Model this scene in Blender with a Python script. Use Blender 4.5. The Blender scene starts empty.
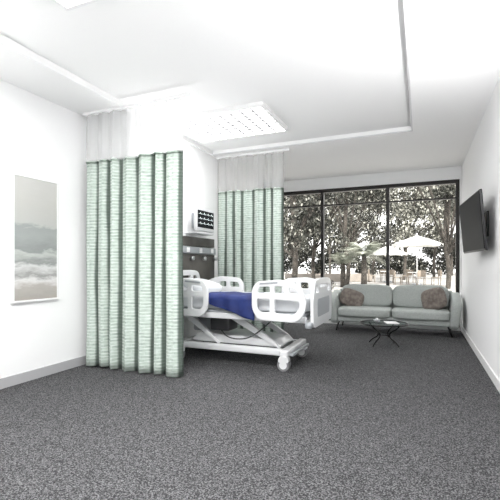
import bpy, bmesh, math, random
from mathutils import Vector, Matrix, Euler
random.seed(7)
S=bpy.context.scene
S.view_settings.view_transform='Standard'
S.view_settings.look='None'
S.view_settings.exposure=0.3
COL=S.collection

# ------------------------------------------------------------ materials
def mat(name,c,rough=0.5,metal=0.0,spec=0.5,noise=None,bump=0.0,bscale=50,emit=None,coat=0):
    m=bpy.data.materials.new(name); m.use_nodes=True
    nt=m.node_tree; b=nt.nodes['Principled BSDF']
    b.inputs['Base Color'].default_value=(*c,1); b.inputs['Roughness'].default_value=rough
    b.inputs['Metallic'].default_value=metal; b.inputs['Specular IOR Level'].default_value=spec
    if coat: b.inputs['Coat Weight'].default_value=coat
    if noise:
        c2,sc=noise
        tc=nt.nodes.new('ShaderNodeTexCoord'); n=nt.nodes.new('ShaderNodeTexNoise'); n.inputs['Scale'].default_value=sc
        n.inputs['Detail'].default_value=4
        r=nt.nodes.new('ShaderNodeValToRGB'); r.color_ramp.elements[0].position=.38; r.color_ramp.elements[1].position=.62
        r.color_ramp.elements[0].color=(*c,1); r.color_ramp.elements[1].color=(*c2,1)
        nt.links.new(tc.outputs['Object'],n.inputs['Vector']); nt.links.new(n.outputs['Fac'],r.inputs['Fac'])
        nt.links.new(r.outputs['Color'],b.inputs['Base Color'])
    if bump:
        tc=nt.nodes.new('ShaderNodeTexCoord'); n=nt.nodes.new('ShaderNodeTexNoise'); n.inputs['Scale'].default_value=bscale
        bp=nt.nodes.new('ShaderNodeBump'); bp.inputs['Strength'].default_value=bump; bp.inputs['Distance'].default_value=.01
        nt.links.new(tc.outputs['Object'],n.inputs['Vector']); nt.links.new(n.outputs['Fac'],bp.inputs['Height'])
        nt.links.new(bp.outputs['Normal'],b.inputs['Normal'])
    if emit:
        b.inputs['Emission Color'].default_value=(*emit[0],1); b.inputs['Emission Strength'].default_value=emit[1]
    return m
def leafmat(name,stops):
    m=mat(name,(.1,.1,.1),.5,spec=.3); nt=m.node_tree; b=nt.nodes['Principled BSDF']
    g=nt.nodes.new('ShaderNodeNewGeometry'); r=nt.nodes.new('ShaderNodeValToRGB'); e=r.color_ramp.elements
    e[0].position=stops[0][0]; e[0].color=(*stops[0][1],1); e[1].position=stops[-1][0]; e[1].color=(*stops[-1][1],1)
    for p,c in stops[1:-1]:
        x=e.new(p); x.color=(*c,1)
    nt.links.new(g.outputs['Random Per Island'],r.inputs[0]); nt.links.new(r.outputs[0],b.inputs['Base Color'])  # random dark to pale leaves put the sunlit sparkle into the colour
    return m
M_wall=mat('wall_paint',(.91,.912,.915),.7,spec=.2,bump=.03,bscale=200)
M_ceil=mat('ceiling_paint',(.93,.93,.93),.8,spec=.2)
M_trim=mat('trim_white',(.86,.86,.86),.4)
M_base=mat('baseboard_grey',(.42,.42,.43),.5)
M_louv=mat('louvre_grey',(.32,.32,.33),.5)
M_frame=mat('bronze_frame',(.022,.02,.019),.35,.4)
M_white=mat('bed_plastic',(.74,.75,.76),.3,coat=.2)
M_lgrey=mat('bed_light_grey',(.35,.37,.39),.4)
M_steel=mat('steel',(.6,.61,.62),.28,1)
M_dark=mat('dark_plastic',(.02,.02,.022),.35)
M_rubber=mat('rubber',(.2,.2,.21),.7)
M_sheet=mat('sheet_cotton',(.68,.70,.72),.85,bump=.15,bscale=14)
M_blue=mat('blue_cloth',(.006,.015,.10),.6,noise=((.011,.027,.15),8),bump=.2,bscale=20)
M_sofa=mat('sofa_fabric',(.40,.43,.415),.9,noise=((.47,.50,.485),60),bump=.2,bscale=250)
M_pilA=mat('pillow_taupe',(.16,.135,.12),.9,noise=((.26,.225,.2),18),bump=.3,bscale=80)
M_metal=mat('black_metal',(.03,.03,.03),.35,.8)
M_screen=mat('tv_screen',(.006,.007,.009),.45,spec=.12)
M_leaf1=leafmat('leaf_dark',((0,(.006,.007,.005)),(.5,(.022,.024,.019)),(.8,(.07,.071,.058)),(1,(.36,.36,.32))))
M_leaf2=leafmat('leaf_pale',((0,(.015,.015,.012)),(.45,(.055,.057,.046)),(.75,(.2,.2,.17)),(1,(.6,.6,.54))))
M_palm=mat('palm_leaf',(.46,.48,.41),.5,noise=((.2,.22,.18),2))
M_bark=mat('bark',(.03,.027,.023),.9,noise=((.08,.07,.06),6))
M_conc=mat('patio_concrete',(.38,.37,.35),.9,noise=((.27,.26,.25),.6))
M_umb=mat('umbrella_canvas',(.9,.9,.88),.8)
M_patwood=mat('patio_wood',(.24,.2,.16),.7)
M_beige=mat('garden_wall_render',(.25,.225,.20),.9,noise=((.33,.3,.27),1))

def carpet():
    m=bpy.data.materials.new('carpet'); m.use_nodes=True; nt=m.node_tree; b=nt.nodes['Principled BSDF']
    b.inputs['Roughness'].default_value=.95; b.inputs['Specular IOR Level'].default_value=.1
    tc=nt.nodes.new('ShaderNodeTexCoord')
    n=nt.nodes.new('ShaderNodeTexNoise'); n.inputs['Scale'].default_value=125; n.inputs['Detail'].default_value=3
    r=nt.nodes.new('ShaderNodeValToRGB'); e=r.color_ramp.elements
    e[0].position=.38; e[0].color=(.022,.022,.024,1); e[1].position=.66; e[1].color=(.19,.19,.195,1)
    x=e.new(.5); x.color=(.068,.068,.071,1)
    nt.links.new(tc.outputs['Object'],n.inputs['Vector'])
    nt.links.new(n.outputs['Fac'],r.inputs['Fac']); nt.links.new(r.outputs['Color'],b.inputs['Base Color'])
    bp=nt.nodes.new('ShaderNodeBump'); bp.inputs['Strength'].default_value=.3; bp.inputs['Distance'].default_value=.005
    nt.links.new(n.outputs['Fac'],bp.inputs['Height']); nt.links.new(bp.outputs['Normal'],b.inputs['Normal'])
    return m
M_carpet=carpet()

def glass(name,tint,refl):
    m=bpy.data.materials.new(name); m.use_nodes=True; nt=m.node_tree; nt.nodes.clear()
    o=nt.nodes.new('ShaderNodeOutputMaterial'); t=nt.nodes.new('ShaderNodeBsdfTransparent'); g=nt.nodes.new('ShaderNodeBsdfGlossy')
    t.inputs['Color'].default_value=(*tint,1); g.inputs['Roughness'].default_value=.05
    mx=nt.nodes.new('ShaderNodeMixShader'); mx.inputs[0].default_value=refl
    nt.links.new(t.outputs[0],mx.inputs[1]); nt.links.new(g.outputs[0],mx.inputs[2]); nt.links.new(mx.outputs[0],o.inputs[0])
    return m
M_glass=glass('window_glass',(.95,.94,.92),.004)
M_tglass=glass('table_glass',(.7,.74,.74),.15)
def sheer():
    m=bpy.data.materials.new('sheer_mesh'); m.use_nodes=True; nt=m.node_tree; nt.nodes.clear()
    o=nt.nodes.new('ShaderNodeOutputMaterial'); t=nt.nodes.new('ShaderNodeBsdfTransparent'); g=nt.nodes.new('ShaderNodeBsdfDiffuse')
    g.inputs['Color'].default_value=(.66,.67,.67,1)
    mx=nt.nodes.new('ShaderNodeMixShader'); mx.inputs[0].default_value=.34
    nt.links.new(t.outputs[0],mx.inputs[1]); nt.links.new(g.outputs[0],mx.inputs[2]); nt.links.new(mx.outputs[0],o.inputs[0])
    return m
M_sheer=sheer()
def curtain_mat():
    m=bpy.data.materials.new('curtain_weave_fold_shade'); m.use_nodes=True; nt=m.node_tree; b=nt.nodes['Principled BSDF']; L=nt.links.new
    b.inputs['Roughness'].default_value=.9; b.inputs['Specular IOR Level'].default_value=.15
    uv=nt.nodes.new('ShaderNodeUVMap')
    br=nt.nodes.new('ShaderNodeTexBrick'); br.inputs['Scale'].default_value=1
    br.inputs['Brick Width'].default_value=.45; br.inputs['Row Height'].default_value=.036; br.inputs['Mortar Size'].default_value=.006
    br.inputs['Mortar Smooth'].default_value=.3
    br.inputs['Color1'].default_value=(.48,.555,.50,1); br.inputs['Color2'].default_value=(.39,.465,.41,1); br.inputs['Mortar'].default_value=(.60,.66,.62,1)
    L(uv.outputs[0],br.inputs['Vector'])
    mp=nt.nodes.new('ShaderNodeMapping'); mp.inputs['Scale'].default_value=(3,45,1); L(uv.outputs[0],mp.inputs[0])
    n=nt.nodes.new('ShaderNodeTexNoise'); n.inputs['Scale'].default_value=1.2; n.inputs['Detail'].default_value=4; L(mp.outputs[0],n.inputs['Vector'])
    mx=nt.nodes.new('ShaderNodeMix'); mx.data_type='RGBA'; mx.blend_type='OVERLAY'; mx.inputs[0].default_value=.6
    L(br.outputs['Color'],mx.inputs[6]); L(n.outputs['Fac'],mx.inputs[7])
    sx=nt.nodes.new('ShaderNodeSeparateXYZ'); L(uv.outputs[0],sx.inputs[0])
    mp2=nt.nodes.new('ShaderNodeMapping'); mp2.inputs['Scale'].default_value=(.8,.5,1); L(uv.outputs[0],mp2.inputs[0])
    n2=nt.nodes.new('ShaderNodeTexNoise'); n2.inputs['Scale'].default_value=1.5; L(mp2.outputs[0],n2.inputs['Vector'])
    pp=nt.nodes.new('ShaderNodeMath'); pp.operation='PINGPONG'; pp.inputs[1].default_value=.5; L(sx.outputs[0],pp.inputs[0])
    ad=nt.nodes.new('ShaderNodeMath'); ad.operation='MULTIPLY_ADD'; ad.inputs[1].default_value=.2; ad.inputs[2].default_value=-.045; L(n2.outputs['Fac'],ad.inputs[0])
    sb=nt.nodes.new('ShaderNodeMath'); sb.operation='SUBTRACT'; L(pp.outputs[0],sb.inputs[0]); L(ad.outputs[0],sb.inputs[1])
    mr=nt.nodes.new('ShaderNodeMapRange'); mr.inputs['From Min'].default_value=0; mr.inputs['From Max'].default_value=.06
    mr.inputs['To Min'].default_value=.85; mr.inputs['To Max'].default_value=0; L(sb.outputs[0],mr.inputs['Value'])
    m2=nt.nodes.new('ShaderNodeMix'); m2.data_type='RGBA'; m2.inputs[7].default_value=(.045,.065,.052,1)  # dark pleat valleys: fabric stripe plus fold shadow painted into the colour
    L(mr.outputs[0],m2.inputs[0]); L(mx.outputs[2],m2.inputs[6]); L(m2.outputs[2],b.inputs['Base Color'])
    return m
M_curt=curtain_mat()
def painting_mat():
    m=bpy.data.materials.new('seascape_canvas'); m.use_nodes=True; nt=m.node_tree; b=nt.nodes['Principled BSDF']; L=nt.links.new
    b.inputs['Roughness'].default_value=.7
    uv=nt.nodes.new('ShaderNodeUVMap'); sx=nt.nodes.new('ShaderNodeSeparateXYZ'); L(uv.outputs[0],sx.inputs[0])
    mp=nt.nodes.new('ShaderNodeMapping'); mp.inputs['Scale'].default_value=(3,11,1); L(uv.outputs[0],mp.inputs[0])
    n=nt.nodes.new('ShaderNodeTexNoise'); n.inputs['Scale'].default_value=1.3; n.inputs['Detail'].default_value=7; n.inputs['Roughness'].default_value=.65; L(mp.outputs[0],n.inputs['Vector'])
    ma=nt.nodes.new('ShaderNodeMath'); ma.operation='MULTIPLY_ADD'; ma.inputs[1].default_value=.22; L(n.outputs['Fac'],ma.inputs[0])
    s2=nt.nodes.new('ShaderNodeMath'); s2.operation='SUBTRACT'; s2.inputs[1].default_value=.11; L(sx.outputs[1],s2.inputs[0]); L(s2.outputs[0],ma.inputs[2])
    r=nt.nodes.new('ShaderNodeValToRGB'); L(ma.outputs[0],r.inputs[0]); e=r.color_ramp.elements
    e[0].position=0; e[0].color=(.36,.34,.31,1); e[1].position=1; e[1].color=(.52,.52,.50,1)
    for p,c in((.1,(.42,.40,.37)),(.16,(.68,.68,.67)),(.20,(.29,.29,.28)),(.27,(.62,.63,.62)),(.31,(.25,.265,.255)),(.38,(.48,.50,.48)),(.41,(.25,.27,.26)),(.52,(.32,.34,.33)),(.60,(.30,.32,.31)),(.63,(.45,.46,.44)),(.8,(.48,.48,.455))):
        x=e.new(p); x.color=(*c,1)
    L(r.outputs[0],b.inputs['Base Color'])
    return m

# ------------------------------------------------------------ geometry helpers
def mesh_obj(name,verts,faces,m=None,smooth=False):
    me=bpy.data.meshes.new(name); me.from_pydata(verts,[],faces); me.update()
    o=bpy.data.objects.new(name,me); COL.objects.link(o)
    if m: me.materials.append(m)
    if smooth:
        for p in me.polygons: p.use_smooth=True
    return o
def from_bm(name,bm,m,smooth=False):
    me=bpy.data.meshes.new(name); bm.to_mesh(me); bm.free()
    o=bpy.data.objects.new(name,me); COL.objects.link(o); me.materials.append(m)
    if smooth:
        for p in me.polygons: p.use_smooth=True
    return o
def box(name,x0,x1,y0,y1,z0,z1,m,bev=0,rot=None,seg=3):
    bm=bmesh.new(); bmesh.ops.create_cube(bm,size=1)
    c=Vector(((x0+x1)/2,(y0+y1)/2,(z0+z1)/2))
    bmesh.ops.scale(bm,vec=(x1-x0,y1-y0,z1-z0),verts=bm.verts)
    if bev: bmesh.ops.bevel(bm,geom=bm.edges[:],offset=bev,segments=seg,affect='EDGES',profile=.5)
    if rot: bmesh.ops.transform(bm,matrix=Euler(rot).to_matrix().to_4x4(),verts=bm.verts)
    bmesh.ops.translate(bm,vec=c,verts=bm.verts)
    return from_bm(name,bm,m,smooth=bev>0)
def cyl(name,p0,p1,r,m,r2=None,seg=20):
    p0=Vector(p0);p1=Vector(p1);d=p1-p0
    bm=bmesh.new(); bmesh.ops.create_cone(bm,cap_ends=True,segments=seg,radius1=r,radius2=r if r2 is None else r2,depth=d.length)
    q=d.to_track_quat('Z','Y').to_matrix().to_4x4(); q.translation=(p0+p1)/2
    bmesh.ops.transform(bm,matrix=q,verts=bm.verts)
    o=from_bm(name,bm,m)
    for p in o.data.polygons: p.use_smooth=len(p.vertices)==4
    return o
def tube(name,pts,r,m,cyclic=False,smooth=True,res=4):
    cu=bpy.data.curves.new(name,'CURVE'); cu.dimensions='3D'; cu.bevel_depth=r; cu.bevel_resolution=res; cu.use_fill_caps=True
    s=cu.splines.new('NURBS' if smooth else 'POLY'); s.points.add(len(pts)-1)
    for i,p in enumerate(pts): s.points[i].co=(*p,1)
    s.use_cyclic_u=cyclic
    if smooth: s.order_u=3; s.use_endpoint_u=not cyclic
    return conv(name,cu,m)
def conv(name,cu,m):
    t=bpy.data.objects.new('tmp',cu); COL.objects.link(t)
    dg=bpy.context.evaluated_depsgraph_get()
    me=bpy.data.meshes.new_from_object(t.evaluated_get(dg)); bpy.data.objects.remove(t)
    me.name=name; o=bpy.data.objects.new(name,me); COL.objects.link(o); me.materials.clear(); me.materials.append(m)
    for p in me.polygons: p.use_smooth=True
    try:
        me.set_sharp_from_angle(angle=math.radians(40))
    except Exception: pass
    return o
def rr(x0,x1,y0,y1,r,n=6):
    out=[]
    for cx,cy,a in((x1-r,y1-r,0),(x0+r,y1-r,90),(x0+r,y0+r,180),(x1-r,y0+r,270)):
        for i in range(n+1):
            t=math.radians(a+90*i/n); out.append((cx+r*math.cos(t),cy+r*math.sin(t)))
    return out
def rpoly(pts,r,n=5):
    out=[];N=len(pts)
    for i in range(N):
        p=Vector(pts[i]);a=(Vector(pts[i-1])-p);b=(Vector(pts[(i+1)%N])-p)
        rr_=min(r,a.length*.45,b.length*.45); A=p+a.normalized()*rr_;B=p+b.normalized()*rr_
        for k in range(n+1):
            t=k/n; out.append(tuple((1-t)**2*A+2*t*(1-t)*p+t*t*B))
    return out
def plate(name,loops,th,m,plane,off,bev=.006):
    cu=bpy.data.curves.new(name,'CURVE'); cu.dimensions='2D'; cu.fill_mode='BOTH'; cu.extrude=th/2-bev; cu.bevel_depth=bev; cu.bevel_resolution=2
    for lp in loops:
        s=cu.splines.new('POLY'); s.points.add(len(lp)-1)
        for i,p in enumerate(lp): s.points[i].co=(p[0],p[1],0,1)
        s.use_cyclic_u=True
    o=conv(name,cu,m)
    if plane=='XZ': Mx=Matrix(((1,0,0,0),(0,0,-1,off),(0,1,0,0),(0,0,0,1)))
    elif plane=='YZ': Mx=Matrix(((0,0,1,off),(1,0,0,0),(0,1,0,0),(0,0,0,1)))
    else: Mx=Matrix.Translation((0,0,off))
    o.data.transform(Mx); return o
def cushion(name,c,size,m,rot=(0,0,0),p=4.0,pinch=.25,n=14):
    bm=bmesh.new(); bmesh.ops.create_cube(bm,size=2)
    bmesh.ops.subdivide_edges(bm,edges=bm.edges[:],cuts=n,use_grid_fill=True)
    for v in bm.verts:
        x,y,z=v.co
        l=(abs(x)**p+abs(y)**p+abs(z)**p)**(1/p)
        x,y,z=x/l,y/l,z/l
        k=(1-pinch*abs(x)**3)*(1-pinch*abs(z)**3)
        v.co=(x*size[0]/2,y*size[1]/2*k,z*size[2]/2)
    bmesh.ops.transform(bm,matrix=Matrix.Translation(c)@Euler(rot).to_matrix().to_4x4(),verts=bm.verts)
    return from_bm(name,bm,m,True)
def group(name,loc,parts):
    e=bpy.data.objects.new(name,None); COL.objects.link(e); e.location=loc; e.empty_display_size=.1
    for o in parts:
        centre(o)
        o.location=o.location-Vector(loc); o.parent=e
    return e
def centre(o):
    if o.type!='MESH' or not o.data.vertices: return
    vs=[v.co for v in o.data.vertices]
    c=Vector([(min(v[i] for v in vs)+max(v[i] for v in vs))/2 for i in range(3)])
    o.data.transform(Matrix.Translation(-c)); o.location=o.location+c
    return o

# ------------------------------------------------------------ camera
H=1.2; F=400.; TH=math.radians(23.03)
cam=bpy.data.cameras.new('camera'); co=bpy.data.objects.new('camera',cam); COL.objects.link(co)
co.location=(0,0,H); co.rotation_euler=(math.pi/2,0,TH); cam.sensor_width=36
cam.lens=36*F/500; cam.shift_y=.03
cam.clip_end=300
S.camera=co
def P(px,d):
    xc=(px-250)/F; s,c=math.sin(TH),math.cos(TH)
    return (d*(-s+c*xc), d*(c+s*xc))

# ------------------------------------------------------------ room
XL,XR,XH=-3.74,.70,-3.15; Y0,YB=-2.2,8.2; ZC=3.0; CH=3.78
box('floor',XL-.2,XR+.2,Y0-.2,YB+.2,-.15,0,M_carpet)
box('wall_right',XR,XR+.2,Y0-.2,YB+.2,0,ZC+.3,M_wall)
box('wall_left',XL-.2,XL,Y0-.2,YB+.2,0,ZC+.3,M_wall)
box('wall_headwall',XL,XH,CH,YB,0,ZC,M_wall)
box('wall_front',XL,XR,Y0-.2,Y0,0,ZC+.3,M_wall)
WX0,WX1,WZ0,WZ1=-3.1,.665,.06,2.77
lint=box('lintel',XH,XR,YB,YB+.2,WZ1,ZC+.3,M_wall)
sill=box('sill',XH,XR,YB,YB+.2,0,WZ0,M_wall)
j1=box('jamb_1',XH,WX0,YB,YB+.2,WZ0,WZ1,M_wall); j2=box('jamb_2',WX1,XR,YB,YB+.2,WZ0,WZ1,M_wall)
group('wall_back',(0,YB+.1,0),[lint,sill,j1,j2])
TX0,TX1,TY0,TY1,TZ=-3.12,-.09,-1.5,5.8,3.07
parts=[box('border_1',XL,XR,TY1,YB,ZC,ZC+.3,M_ceil),box('border_2',XL,XR,Y0,TY0,ZC,ZC+.3,M_ceil),
 box('border_3',TX1,XR,TY0,TY1,ZC,ZC+.3,M_ceil),box('border_4',XL,TX0,TY0,TY1,ZC,ZC+.3,M_ceil),
 box('tray_top',TX0,TX1,TY0,TY1,TZ,ZC+.3,M_ceil)]
group('ceiling',(0,0,ZC),parts)
M_shadow_line=mat('painted_shadow_line',(.68,.68,.69),.6)  # grey strips along the tray edge, standing in for its shadow line
tp=[box('shadow_line_a',TX0,TX1,TY1-.015,TY1,ZC-.003,ZC+.012,M_shadow_line),box('shadow_line_b',TX1-.015,TX1,TY0,TY1-.015,ZC-.003,ZC+.012,M_shadow_line)]
group('shadow_line_1',(0,TY1,ZC),tp)
bz=.1
box('baseboard_left',XL,XL+.015,Y0,CH-.0,0,bz,M_base)
box('baseboard_right',XR-.015,XR,Y0,YB,0,bz,M_trim)
box('baseboard_headwall',XH,XH+.015,CH,YB,0,bz,M_base)
fr=[]
fr.append(box('head',WX0,WX1,YB+.02,YB+.12,WZ1-.07,WZ1,M_frame)); fr.append(box('bottom',WX0,WX1,YB+.02,YB+.12,WZ0,WZ0+.08,M_frame))
for i,x in enumerate((WX0+.03,-1.87,-.58,WX1-.03)):
    fr.append(box('mullion_%d'%i,x-.03,x+.03,YB+.02,YB+.12,WZ0+.08,WZ1-.07,M_frame))
fr.append(box('transom',WX0+.06,WX1-.06,YB+.04,YB+.1,2.42,2.45,M_frame))
for i,(a,b) in enumerate(((WX0+.06,-1.90),(-1.84,-.61),(-.55,WX1-.06))):
    fr.append(box('glass_%d'%i,a,b,YB+.065,YB+.071,WZ0+.08,WZ1-.07,M_glass))
group('window_1',(0,YB+.07,WZ0),fr)

# ------------------------------------------------------------ ceiling light, plus unseen fill lights added
def troffer(x0,x1,y0,y1,power,lat=True):
    ps=[]; z=TZ
    ps.append(box('rim_1',x0-.03,x1+.03,y0-.03,y0,z-.05,z,M_trim)); ps.append(box('rim_2',x0-.03,x1+.03,y1,y1+.03,z-.05,z,M_trim))
    ps.append(box('rim_3',x0-.03,x0,y0,y1,z-.05,z,M_trim)); ps.append(box('rim_4',x1,x1+.03,y0,y1,z-.05,z,M_trim))
    if lat:
        nx,ny=9,8
        for i in range(1,nx): 
            x=x0+(x1-x0)*i/nx; ps.append(box('louvre_x%d'%i,x-.009,x+.009,y0,y1,z-.045,z-.02,M_louv))
        for i in range(1,ny):
            y=y0+(y1-y0)*i/ny; ps.append(box('louvre_y%d'%i,x0,x1,y-.009,y+.009,z-.045,z-.02,M_louv))
    ld=bpy.data.lights.new('tube_light','AREA'); ld.shape='RECTANGLE'; ld.size=x1-x0; ld.size_y=y1-y0; ld.energy=power; ld.color=(1,.99,.98)
    lo=bpy.data.objects.new('tube_light',ld); COL.objects.link(lo); lo.location=((x0+x1)/2,(y0+y1)/2,z-.012)
    ps.append(lo)
    group('ceiling_light',((x0+x1)/2,(y0+y1)/2,z),ps)
troffer(-2.98,-1.68,4.28,5.18,40)
troffer(-2.3,-.9,.9,2.1,96,False)  # unseen panel near the camera, added to brighten the room
troffer(-2.6,-1.2,-1.3,-.3,55,False)  # unseen panel behind the camera, added for more room light
def fill_uplight(x0,x1,y0,y1,z,power):  # unseen lamps, added only to brighten the ceiling and walls
    ps=[box('fill_trough',x0,x1,y0,y1,z-.07,z,M_trim,.006)]
    ld=bpy.data.lights.new('fill_light','AREA'); ld.shape='RECTANGLE'; ld.size=(x1-x0)*.8; ld.size_y=(y1-y0)*.96; ld.energy=power
    lo=bpy.data.objects.new('fill_light',ld); COL.objects.link(lo); lo.location=((x0+x1)/2,(y0+y1)/2,z+.006); lo.rotation_euler=(math.pi,0,0)
    ps.append(lo); group('unseen_fill_uplight',((x0+x1)/2,(y0+y1)/2,z),ps)
fill_uplight(XR-.13,XR,.3,3.45,1.75,66)
fill_uplight(XL,XL+.13,-1.5,1.6,1.9,24)
fill_uplight(XH,XH+.12,3.85,4.75,2.1,7)

# ------------------------------------------------------------ curtains
def curtain(name,x0,x1,y,z0,z1,n,amp,track_z=ZC):
    def sheet(nm,za,zb,m,amp,nv,thick,ph=0):
        nu=n*22; V=[];Fc=[];UV=[]
        rnd=random.Random(3+n); jit=[rnd.uniform(.7,1.25) for _ in range(n+1)]; w=[rnd.uniform(.75,1.25) for _ in range(n)]
        tot=sum(w); acc=[0]
        for q in w: acc.append(acc[-1]+q/tot)
        for j in range(nv+1):
            zz=za+(zb-za)*j/nv; hv=(zb-zz)/(zb-za)
            for i in range(nu+1):
                t=i/22; k=min(int(t),n-1); f=t-k
                x=x0+(x1-x0)*(acc[k]+f*w[k]/tot)
                a=amp*jit[k]*(.75+.35*hv)
                yy=y+amp*.5-a*abs(math.sin(math.pi*f))**.6 - .12*amp*math.sin(3*math.pi*f+k)
                x+= .018*math.sin(2*math.pi*f)*(1) + .006*math.sin(3*zz+k*2)*hv
                z=zz
                if j==0: z+=.008*math.sin(k*1.7)
                V.append((x,yy+.008*math.sin(2.1*zz+k*1.3)*hv,z)); UV.append((t,zz))
        for j in range(nv):
            for i in range(nu):
                a=j*(nu+1)+i; Fc.append((a,a+1,a+nu+2,a+nu+1))
        o=mesh_obj(nm,V,Fc,m,True)
        ul=o.data.uv_layers.new(name='UVMap')
        for lp in o.data.loops: ul.data[lp.index].uv=UV[lp.vertex_index]
        if thick:
            s=o.modifiers.new('s','SOLIDIFY'); s.thickness=thick
        return o
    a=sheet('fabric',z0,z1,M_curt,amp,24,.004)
    b=sheet('mesh_header',z1,track_z-.035,M_sheer,amp*.7,4,0)
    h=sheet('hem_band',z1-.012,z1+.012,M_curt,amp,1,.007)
    t=box('track',x0-.02,x1+.1,y-.015,y+.015,track_z-.03,track_z,M_trim)
    return group(name,((x0+x1)/2,y,z0),[a,b,h,t])
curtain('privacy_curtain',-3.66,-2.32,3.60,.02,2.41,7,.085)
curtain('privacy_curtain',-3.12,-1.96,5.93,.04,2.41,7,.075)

# ------------------------------------------------------------ painting
PY0,PY1,PZ0,PZ1=2.72,3.27,.82,2.12
pa=mesh_obj('canvas',[(XL+.028,PY0+.02,PZ0+.02),(XL+.028,PY1-.02,PZ0+.02),(XL+.028,PY1-.02,PZ1-.02),(XL+.028,PY0+.02,PZ1-.02)],[(0,1,2,3)],painting_mat())
ul=pa.data.uv_layers.new(name='UVMap')
for lp,uv in zip(pa.data.loops,((0,0),(.5,0),(.5,1),(0,1))): ul.data[lp.index].uv=uv
group('seascape_painting',(XL,(PY0+PY1)/2,PZ0),[pa,box('backing',XL,XL+.026,PY0+.01,PY1-.01,PZ0+.01,PZ1-.01,M_trim),
  box('frame_top',XL,XL+.035,PY0,PY1,PZ1-.02,PZ1,M_trim),box('frame_bottom',XL,XL+.035,PY0,PY1,PZ0,PZ0+.02,M_trim),
  box('frame_side_1',XL,XL+.035,PY0,PY0+.02,PZ0+.02,PZ1-.02,M_trim),box('frame_side_2',XL,XL+.035,PY1-.02,PY1,PZ0+.02,PZ1-.02,M_trim)])

# ------------------------------------------------------------ headwall panel + monitor
M_wood=mat('headwall_laminate',(.075,.068,.062),.5,noise=((.12,.11,.10),3))
hp=[box('panel_lower',XH,XH+.04,4.0,5.82,.5,1.36,M_wood,.004),box('rail',XH,XH+.07,4.0,5.82,1.37,1.47,M_lgrey,.01),
    box('panel_upper',XH,XH+.04,4.0,5.82,1.48,1.62,M_wood,.004)]
for i in range(5):
    y=4.2+i*.36
    hp.append(box('outlet_%d'%i,XH+.07,XH+.08,y,y+.08,1.385,1.455,M_trim,.004))
    hp.append(cyl('gas_%d'%i,(XH+.04,y+.17,1.3),(XH+.09,y+.17,1.3),.03,M_steel))
group('headwall_panel',(XH,4.9,.5),hp)
M_wave=mat('trace_white',(.8,.85,.85),.5,emit=((.9,1,1),.8))
mz0,mz1,my0,my1,mx=1.70,2.03,4.98,5.52,XH+.2
mo=[box('housing',mx-.05,mx,my0,my1,mz0,mz1,M_white,.012),box('screen',mx,mx+.004,my0+.03,my1-.03,mz0+.05,mz1-.03,M_screen),
    box('arm',XH,mx-.05,5.22,5.28,1.84,1.9,M_lgrey,.01),box('wall_mount',XH,XH+.02,5.17,5.33,1.76,1.98,M_lgrey,.005),
    box('shelf',XH,XH+.2,5.0,5.5,1.66,1.68,M_white,.004)]
for k,zc in enumerate((1.95,1.88,1.81)):
    pts=[]
    for i in range(40):
        y=my0+.05+i*(my1-my0-.1)/39; ph=i%10
        pts.append((mx+.006,y,zc+(.022 if ph==5 else -.01 if ph==6 else 0)))
    mo.append(tube('trace_%d'%k,pts,.002,M_wave,smooth=False,res=1))
group('patient_monitor',(XH,5.25,mz0),mo)

# ------------------------------------------------------------ TV
nearP=Vector((.575,4.6));farP=Vector((.49,5.8)); tvc=(nearP+farP)/2; dirv=(farP-nearP); wtv=dirv.length; ang=math.atan2(dirv.y,dirv.x)
def tvbox(nm,u0,u1,n0,n1,z0,z1,m,bev=0):
    o=box(nm,u0,u1,n0,n1,z0,z1,m,bev)
    R=Matrix.Translation((tvc.x,tvc.y,1.655))@Matrix.Rotation(ang,4,'Z')@Matrix.Rotation(math.radians(-5),4,'X')
    o.data.transform(R); return o
tv=[tvbox('housing',-wtv/2,wtv/2,-.025,.0,-.31,.31,M_dark,.006),tvbox('screen',-wtv/2+.015,wtv/2-.015,0,.006,-.29,.295,M_screen),
    tvbox('rear_bulge',-.4,.4,-.05,-.025,-.2,.2,M_dark,.01)]
tv.append(cyl('arm',(tvc.x+.03,tvc.y,1.66),(XR-.02,tvc.y+.08,1.66),.02,M_metal)); tv.append(box('wall_plate',XR-.02,XR,tvc.y-.1,tvc.y+.2,1.52,1.8,M_metal,.004))
group('wall_television',(XR,tvc.y,1.35),tv)

# ------------------------------------------------------------ hospital bed
b=[]
BY0,BY1=4.22,5.18; BX0,BX1=-2.98,-1.12
for i,y in enumerate((4.40,5.02)):
    b.append(box('base_beam_%d'%i,-2.85,-1.38,y-.035,y+.035,.15,.23,M_white,.015))
for i,x in enumerate((-2.82,-1.42)):
    b.append(box('base_cross_%d'%i,x-.05,x+.05,4.30,5.12,.145,.235,M_white,.02))
b.append(plate('base_cover',[rpoly([(-2.7,.24),(-1.5,.24),(-1.6,.30),(-2.6,.34)],.03)],.5,M_white,'XZ',4.71,.01))
b.append(box('foot_pedal_bar',-1.36,-1.32,4.36,5.06,.16,.19,M_lgrey,.008))
k=0
for x in (-2.82,-1.42):
    for y in (4.33,5.09):
        for dy in (-.028,.028):
            b.append(cyl('wheel_%d'%k,(x,y+dy-.014,.07),(x,y+dy+.014,.07),.07,M_rubber,seg=28))
            b.append(cyl('wheel_cap_%d'%k,(x,y+dy-.018,.07),(x,y+dy+.018,.07),.045,M_white,seg=24)); k+=1
        b.append(cyl('castor_stem_%d'%k,(x,y,.06),(x,y,.2),.018,M_steel))
        b.append(plate('castor_fork_%d'%k,[rpoly([(x-.06,.1),(x+.06,.1),(x+.045,.16),(x-.045,.16)],.03)],.09,M_white,'XZ',y,.006))
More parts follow.
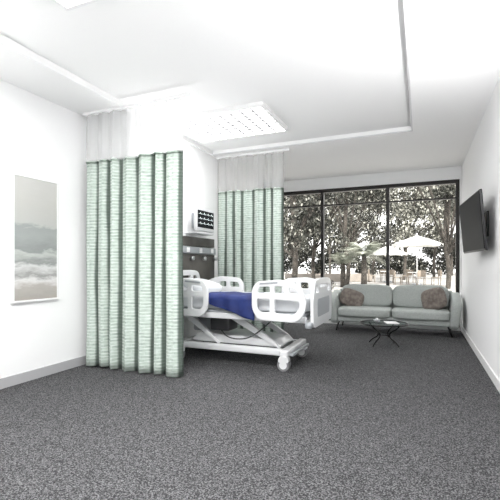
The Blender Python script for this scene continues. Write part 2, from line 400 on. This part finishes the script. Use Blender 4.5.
for i,y in enumerate((4.45,4.97)):
    b.append(plate('lift_arm_foot_%d'%i,[rpoly([(-1.5,.22),(-1.58,.3),(-2.1,.62),(-2.17,.56)],.03)],.05,M_white,'XZ',y,.006))
    b.append(plate('lift_arm_head_%d'%i,[rpoly([(-2.3,.22),(-2.38,.3),(-2.75,.62),(-2.83,.56)],.03)],.05,M_white,'XZ',y,.006))
b.append(cyl('actuator',(-2.5,4.71,.3),(-1.9,4.71,.58),.03,M_lgrey)); b.append(cyl('actuator_rod',(-1.9,4.71,.58),(-1.7,4.71,.6),.015,M_steel))
b.append(box('motor_housing',-2.75,-2.45,4.55,4.87,.34,.52,M_lgrey,.03))
b.append(box('control_box',-2.38,-2.12,4.34,4.6,.40,.56,M_dark,.02))
for i,y in enumerate((BY0+.06,BY1-.06)):
    b.append(box('frame_beam_%d'%i,BX0+.03,BX1-.02,y-.025,y+.025,.56,.63,M_white,.01))
for i in range(5):
    x=BX0+.08+i*(BX1-BX0-.16)/4; b.append(box('frame_cross_%d'%i,x-.02,x+.02,BY0+.08,BY1-.08,.57,.61,M_white))
b.append(box('deck',BX0+.04,BX1-.04,BY0+.05,BY1-.05,.63,.66,M_lgrey,.01))
b.append(cushion('mattress',(-2.04,4.70,.745),(1.80,.86,.18),M_sheet,p=9,pinch=.04,n=22))
b.append(cushion('pillow',(-2.68,4.70,.92),(.42,.62,.14),M_sheet,rot=(0,.25,0),p=3.2,pinch=.2))
V=[];Fc=[];nu,nv=22,30
for i in range(nu+1):
    u=i/nu; x=-2.36+.62*u
    for j in range(nv+1):
        s=j/nv*(.36+.16)
        if s<.26: y=4.52-s; z=.848
        elif s<.32:
            a=(s-.26)/.06*math.pi/2; y=4.26-.045*math.sin(a); z=.803+.045*math.cos(a)
        else: y=4.215; z=.803-(s-.32)*(.25+.95*u)
        y-=.006*math.sin(x*30)*(1 if s>.3 else .2); z+=.006*math.sin(x*17+s*22)
        V.append((x,y,z))
for i in range(nu):
    for j in range(nv):
        a=i*(nv+1)+j; Fc.append((a,a+1,a+nv+2,a+nv+1))
bl=mesh_obj('blue_blanket',V,Fc,M_blue,True); md=bl.modifiers.new('s','SOLIDIFY'); md.thickness=.014; md.offset=1
b.append(bl)
def rail(nm,x0,x1,y,flip=False):
    w=x1-x0
    def X(t): return x0+w*(1-t if flip else t)
    dz=-.02
    def Q(pts,r,n=5): return rpoly([(X(a_),c_+dz) for a_,c_ in pts],r,n)
    out=Q([(0,.72),(0,.95),(.10,1.03),(.60,1.05),(.92,1.0),(1.03,.84),(1,.70),(.85,.60),(.12,.61)],.06,8)
    h=[Q([(.08,.90),(.12,.98),(.36,.99),(.36,.90)],.03),
       Q([(.43,.90),(.43,.995),(.62,.99),(.64,.90)],.03),
       Q([(.71,.90),(.70,.985),(.84,.965),(.93,.88)],.03),
       Q([(.08,.72),(.08,.85),(.36,.85),(.36,.69),(.18,.68)],.03),
       Q([(.43,.68),(.43,.85),(.92,.83),(.92,.74),(.8,.67)],.03)]
    ps=[plate(nm,[out]+h,.035,M_white,'XZ',y,.008)]
    gy=y-.019 if y<4.7 else y+.019
    ps.append(plate(nm+'_control_inlay',[Q([(.14,1.0),(.5,1.015),(.5,1.035),(.16,1.02)],.008)],.006,M_lgrey,'XZ',gy,.001))
    for t in (.3,.65):
        yy=y+.03 if y<4.7 else y-.03
        ps.append(cyl(nm+'_pivot_%d'%(t*100),(X(t),yy,.56),(X(t),yy,.66),.015,M_steel))
    return ps
for y,s in ((4.175,'near'),(5.225,'far')):
    b+=rail('head_rail_'+s,-2.93,-2.32,y,True); b+=rail('foot_rail_'+s,-1.74,-1.14,y)
def board(nm,x,zt):
    out=rpoly([(4.24,.52),(4.22,.85),(4.30,zt-.02),(4.48,zt),(4.92,zt),(5.10,zt-.02),(5.18,.85),(5.16,.52)],.08,8)
    hs=[rpoly([(4.32,zt-.16),(4.34,zt-.07),(4.46,zt-.055),(4.46,zt-.16)],.025),rpoly([(5.08,zt-.16),(5.06,zt-.07),(4.94,zt-.055),(4.94,zt-.16)],.025),
        rpoly([(4.52,zt-.11),(4.52,zt-.055),(4.88,zt-.055),(4.88,zt-.11)],.02)]
    r=[plate(nm,[out]+hs,.04,M_white,'YZ',x,.01)]
    r.append(plate(nm+'_inlay',[rr(4.40,5.0,.62,.82,.04)],.006,M_lgrey,'YZ',x+.022,.001))
    return r
b+=board('footboard',-1.07,1.04); b+=board('headboard',-3.0,1.12)
for i,(x,y) in enumerate(((-1.10,4.20),(-1.10,5.20))):
    b.append(cyl('corner_bumper_%d'%i,(x,y,.52),(x,y,.58),.04,M_lgrey))
b.append(tube('cable',[(-2.3,4.4,.5),(-2.2,4.3,.35),(-1.95,4.35,.3),(-1.75,4.4,.4),(-1.6,4.45,.56)],.008,M_dark))
group('hospital_bed',(-2.0,4.7,0),b)

# ------------------------------------------------------------ sofa
s=[]
SX0,SX1,SY0,SY1=-1.55,.62,7.32,8.12
s.append(box('base',SX0+.1,SX1-.1,SY0+.05,SY1-.04,.17,.28,M_sofa,.03))
mid=(SX0+SX1)/2
for i,(a,c) in enumerate(((SX0+.15,mid-.003),(mid+.003,SX1-.15))):
    s.append(cushion('seat_cushion_%d'%i,((a+c)/2,SY0+.30,.345),(c-a,.66,.17),M_sofa,p=7,pinch=.05))
    s.append(cushion('back_cushion_%d'%i,((a+c)/2,SY1-.21,.62),(c-a,.20,.42),M_sofa,rot=(-.2,0,0),p=5,pinch=.12))
s.append(box('back_frame',SX0+.08,SX1-.08,SY1-.10,SY1-.01,.2,.74,M_sofa,.035,seg=4))
for i,sg in enumerate((-1,1)):
    xc=SX0+.085 if sg<0 else SX1-.085
    prof=rpoly([(SY0+.02,.17),(SY0-.02,.56),(SY0+.1,.60),(SY1-.1,.68),(SY1-.02,.66),(SY1-.02,.17)],.07,6)
    a=plate('arm_%d'%i,[prof],.14,M_sofa,'YZ',xc,.035)
    for v in a.data.vertices: v.co.x+=sg*(v.co.z-.17)*.12-sg*.02
    s.append(a)
for i,(x,y,dx,dy) in enumerate(((SX0+.18,SY0+.12,-.05,-.04),(SX1-.18,SY0+.12,.05,-.04),(SX0+.18,SY1-.12,-.05,.03),(SX1-.18,SY1-.12,.05,.03))):
    s.append(cyl('leg_%d'%i,(x+dx,y+dy,0),(x,y,.19),.013,M_metal,r2=.022))
s.append(cushion('throw_pillow_1',(SX0+.36,SY1-.38,.57),(.44,.15,.34),M_pilA,rot=(-.35,.35,.15),p=3.4,pinch=.45))
s.append(cushion('throw_pillow_2',(SX1-.40,SY1-.40,.60),(.42,.15,.40),M_pilA,rot=(-.35,-.3,-.3),p=3.4,pinch=.45))
group('sofa',(mid,7.75,0),s)

# ------------------------------------------------------------ coffee table
cx,cy=-.50,6.3; t=[]
t.append(cyl('glass_top',(cx,cy,.325),(cx,cy,.337),.34,M_tglass,seg=64))
ring=[(cx+.342*math.cos(a*math.pi/16),cy+.342*math.sin(a*math.pi/16),.331) for a in range(32)]
t.append(tube('rim',ring,.009,M_metal,cyclic=True))
for i in range(4):
    a=math.pi/4+i*math.pi/2+.25; c_,s_=math.cos(a),math.sin(a)
    t.append(tube('leg_%d'%i,[(cx+r*c_,cy+r*s_,z) for r,z in((.26,.322),(.24,.27),(.10,.2),(.09,.13),(.22,.06),(.26,.009))],.011,M_metal))
r2=[(cx+.105*math.cos(a*math.pi/12),cy+.105*math.sin(a*math.pi/12),.165) for a in range(24)]
t.append(tube('lower_ring',r2,.007,M_metal,cyclic=True))
group('coffee_table',(cx,cy,0),t)
group('candle_bowl',(cx-.1,cy,.337),[cyl('bowl',(cx-.1,cy,.338),(cx-.1,cy,.375),.03,M_lgrey,r2=.055),cyl('candle',(cx-.1,cy,.37),(cx-.1,cy,.40),.02,M_trim)])
box('magazine',cx+.02,cx+.2,cy-.12,cy+.1,.338,.35,M_trim,.003,rot=(0,0,.3))

# ------------------------------------------------------------ outside
box('patio_ground',-60,50,YB+.2,90,-.2,-.05,M_conc)
def leaves(nm,clumps,n,size,m,rnd):
    V=[];Fc=[]
    tot=sum(c[3]**2 for c in clumps)
    for (x,y,z,r) in clumps:
        for _ in range(int(n*r*r/tot)):
            d=Vector((rnd.gauss(0,1),rnd.gauss(0,1),rnd.gauss(0,1))).normalized()*r*(rnd.random()**.45)
            p=Vector((x,y,z))+Vector((d.x,d.y,d.z*.75))
            if p.z<0: continue
            e=Euler((rnd.uniform(0,6.3),rnd.uniform(0,6.3),rnd.uniform(0,6.3))).to_matrix()
            s_=size*rnd.uniform(.6,1.3); b0=len(V)
            for q in((-.5,0),(0,-.28),(.5,0),(0,.28)): V.append(tuple(p+e@Vector((q[0]*s_,q[1]*s_,0))))
            Fc.append((b0,b0+1,b0+2,b0+3))
    return mesh_obj(nm,V,Fc,m)
def tree(px,d,zt,r,n,size,m,seed,spread=1.):
    rnd=random.Random(seed); x,y=P(px,d); ps=[]; cl=[]
    hb=zt*.42
    ps.append(tube('trunk',[(x,y,-.05),(x+rnd.uniform(-.2,.2),y,hb*.5),(x+rnd.uniform(-.3,.3),y,hb),(x,y,zt)],.12,M_bark))
    for i in range(11):
        a=rnd.uniform(0,6.28); rr_=r*rnd.uniform(.35,1.0)*spread; z=rnd.uniform(hb,zt+r*.5)
        q=(x+rr_*math.cos(a),y+rr_*math.sin(a),z); cl.append((*q,r*rnd.uniform(.22,.42)))
        ps.append(tube('branch_%d'%i,[(x,y,hb*.8),(x+.4*(q[0]-x),y+.4*(q[1]-y),(hb+z)/2),q],.045,M_bark,res=2))
    cl.append((x,y,zt,r*.6))
    ps.append(leaves('foliage',cl,n,size,m,rnd))
    group('garden_tree',(x,y,0),ps)
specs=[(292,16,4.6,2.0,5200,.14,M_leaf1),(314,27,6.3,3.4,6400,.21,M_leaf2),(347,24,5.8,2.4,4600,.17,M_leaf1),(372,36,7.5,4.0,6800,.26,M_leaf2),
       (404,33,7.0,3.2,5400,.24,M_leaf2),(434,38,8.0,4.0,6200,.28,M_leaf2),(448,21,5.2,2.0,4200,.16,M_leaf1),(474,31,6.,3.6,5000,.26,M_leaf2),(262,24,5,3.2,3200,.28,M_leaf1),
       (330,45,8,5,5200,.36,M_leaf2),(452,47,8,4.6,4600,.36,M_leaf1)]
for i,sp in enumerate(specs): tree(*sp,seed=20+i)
rnd=random.Random(5); cl=[]
for i in range(46):
    px=225+i*6.4; x,y=P(px,54+rnd.uniform(-1.,1.)); cl.append((x,y,rnd.uniform(.4,3.2),rnd.uniform(1.3,2.0)))
hd=leaves('foliage',cl,20000,.4,M_leaf1,rnd)
group('hedge',(0,50,0),[hd])
cl=[]
for i in range(11):
    x,y=P(286+i*4,18+rnd.uniform(-.4,.4)); cl.append((x,y,.3,.42))
o=leaves('low_shrubs',cl,2600,.13,M_leaf1,rnd); centre(o)
a=P(285,30);c=P(372,30)
w=box('w',0,math.dist(a,c),-.15,.15,-.05,.55,M_beige,.02); w.data.transform(Matrix.Translation((*a,0))@Matrix.Rotation(math.atan2(c[1]-a[1],c[0]-a[0]),4,'Z')); w.name='garden_wall'; centre(w)
def palm(px,d,zc,L,nf,seed):
    rnd=random.Random(seed); x,y=P(px,d); ps=[cyl('trunk',(x,y,-.05),(x,y,zc),.16,M_bark,r2=.12)]
    V=[];Fc=[]
    for i in range(nf):
        az=2*math.pi*i/nf+rnd.uniform(-.2,.2); el=rnd.uniform(.15,1.35); l=L*rnd.uniform(.8,1.1)
        h=Vector((math.cos(az),math.sin(az),0)); side=Vector((-h.y,h.x,0))
        N=16
        for j in range(N):
            s0=j/N; 
            def pt(s_): return Vector((x,y,zc))+h*(l*s_*math.cos(el)+.25*l*s_*s_)+Vector((0,0,l*(s_*math.sin(el)-.55*s_*s_)))
            p=pt(s0); q=pt(s0+1/N); ll=l*.34*math.sin(math.pi*min(1,s0*.85+.15))
            for sg in(-1,1):
                tip=p+side*sg*ll+h*ll*.5+Vector((0,0,-ll*.25)); b0=len(V)
                V+= [tuple(p),tuple(p+(q-p)*.7),tuple(tip)]; Fc.append((b0,b0+1,b0+2))
    ps.append(mesh_obj('fronds',V,Fc,M_palm)); group('palm_tree',(x,y,0),ps)
palm(364,21,1.7,1.6,28,1); palm(343,22.5,1.3,1.3,20,2)
def umbrella(px,d,R,zt):
    x,y=P(px,d); ps=[cyl('pole',(x,y,-.05),(x,y,zt),.035,M_trim),cyl('foot',(x,y,-.05),(x,y,.05),.3,M_lgrey)]
    V=[(x,y,zt)];Fc=[];n=8
    for i in range(n):
        a=2*math.pi*i/n; V.append((x+R*math.cos(a),y+R*math.sin(a),zt-.55))
        a+=math.pi/n; V.append((x+R*.93*math.cos(a),y+R*.93*math.sin(a),zt-.5))
    m=2*n
    for i in range(m): V.append((V[1+i][0],V[1+i][1],V[1+i][2]-.16))
    for i in range(m):
        j=(i+1)%m; Fc.append((0,1+i,1+j)); Fc.append((1+i,1+m+i,1+m+j,1+j))
    ps.append(mesh_obj('canopy',V,Fc,M_umb)); ps.append(cyl('finial',(x,y,zt),(x,y,zt+.12),.04,M_trim))
    ps.append(cyl('table_top',(x,y,.72),(x,y,.76),.55,M_umb,seg=32))
    for i in range(4):
        a=i*math.pi/2; ps.append(cyl('table_leg_%d'%i,(x+.35*math.cos(a),y+.35*math.sin(a),-.05),(x+.25*math.cos(a),y+.25*math.sin(a),.72),.02,M_trim))
    group('patio_umbrella_table',(x,y,0),ps)
    for a in (0.3,1.9,3.4,4.9):
        ux,uy=math.cos(a),math.sin(a); qx,qy=x+1.15*ux,y+1.15*uy
        def L(u,v,z): return (qx+u*ux-v*uy,qy+u*uy+v*ux,z)
        st=box('seat',-.23,.23,-.23,.23,.40,.44,M_patwood,.01); bk=box('back',.21,.25,-.23,.23,.5,.88,M_patwood,.01)
        R_=Matrix.Translation((qx,qy,0))@Matrix.Rotation(a,4,'Z')
        st.data.transform(R_); bk.data.transform(R_); ps=[st,bk]
        for u in(-.2,.2):
            for v in(-.2,.2): ps.append(cyl('leg',L(u,v,-.05),L(u,v,.88 if u>0 else .42),.02,M_patwood))
        group('patio_chair',(qx,qy,0),ps)
umbrella(417,25,1.5,3.05)
umbrella(388,29,1.3,2.6)

# ------------------------------------------------------------ sun + sky
sd=bpy.data.lights.new('sun','SUN'); sd.energy=8; sd.angle=.01; sd.color=(1,.98,.95)
so=bpy.data.objects.new('sun',sd); COL.objects.link(so); so.rotation_euler=(math.radians(48),0,math.radians(25)); so.location=(0,-5,20)
w=bpy.data.worlds.new('sky'); S.world=w; w.use_nodes=True; bg=w.node_tree.nodes['Background']
bg.inputs[0].default_value=(.95,.97,1,1); bg.inputs[1].default_value=2.8
for o in list(COL.objects):
    if o.type=='MESH' and o.parent is None and o.location.length<1e-6: centre(o)
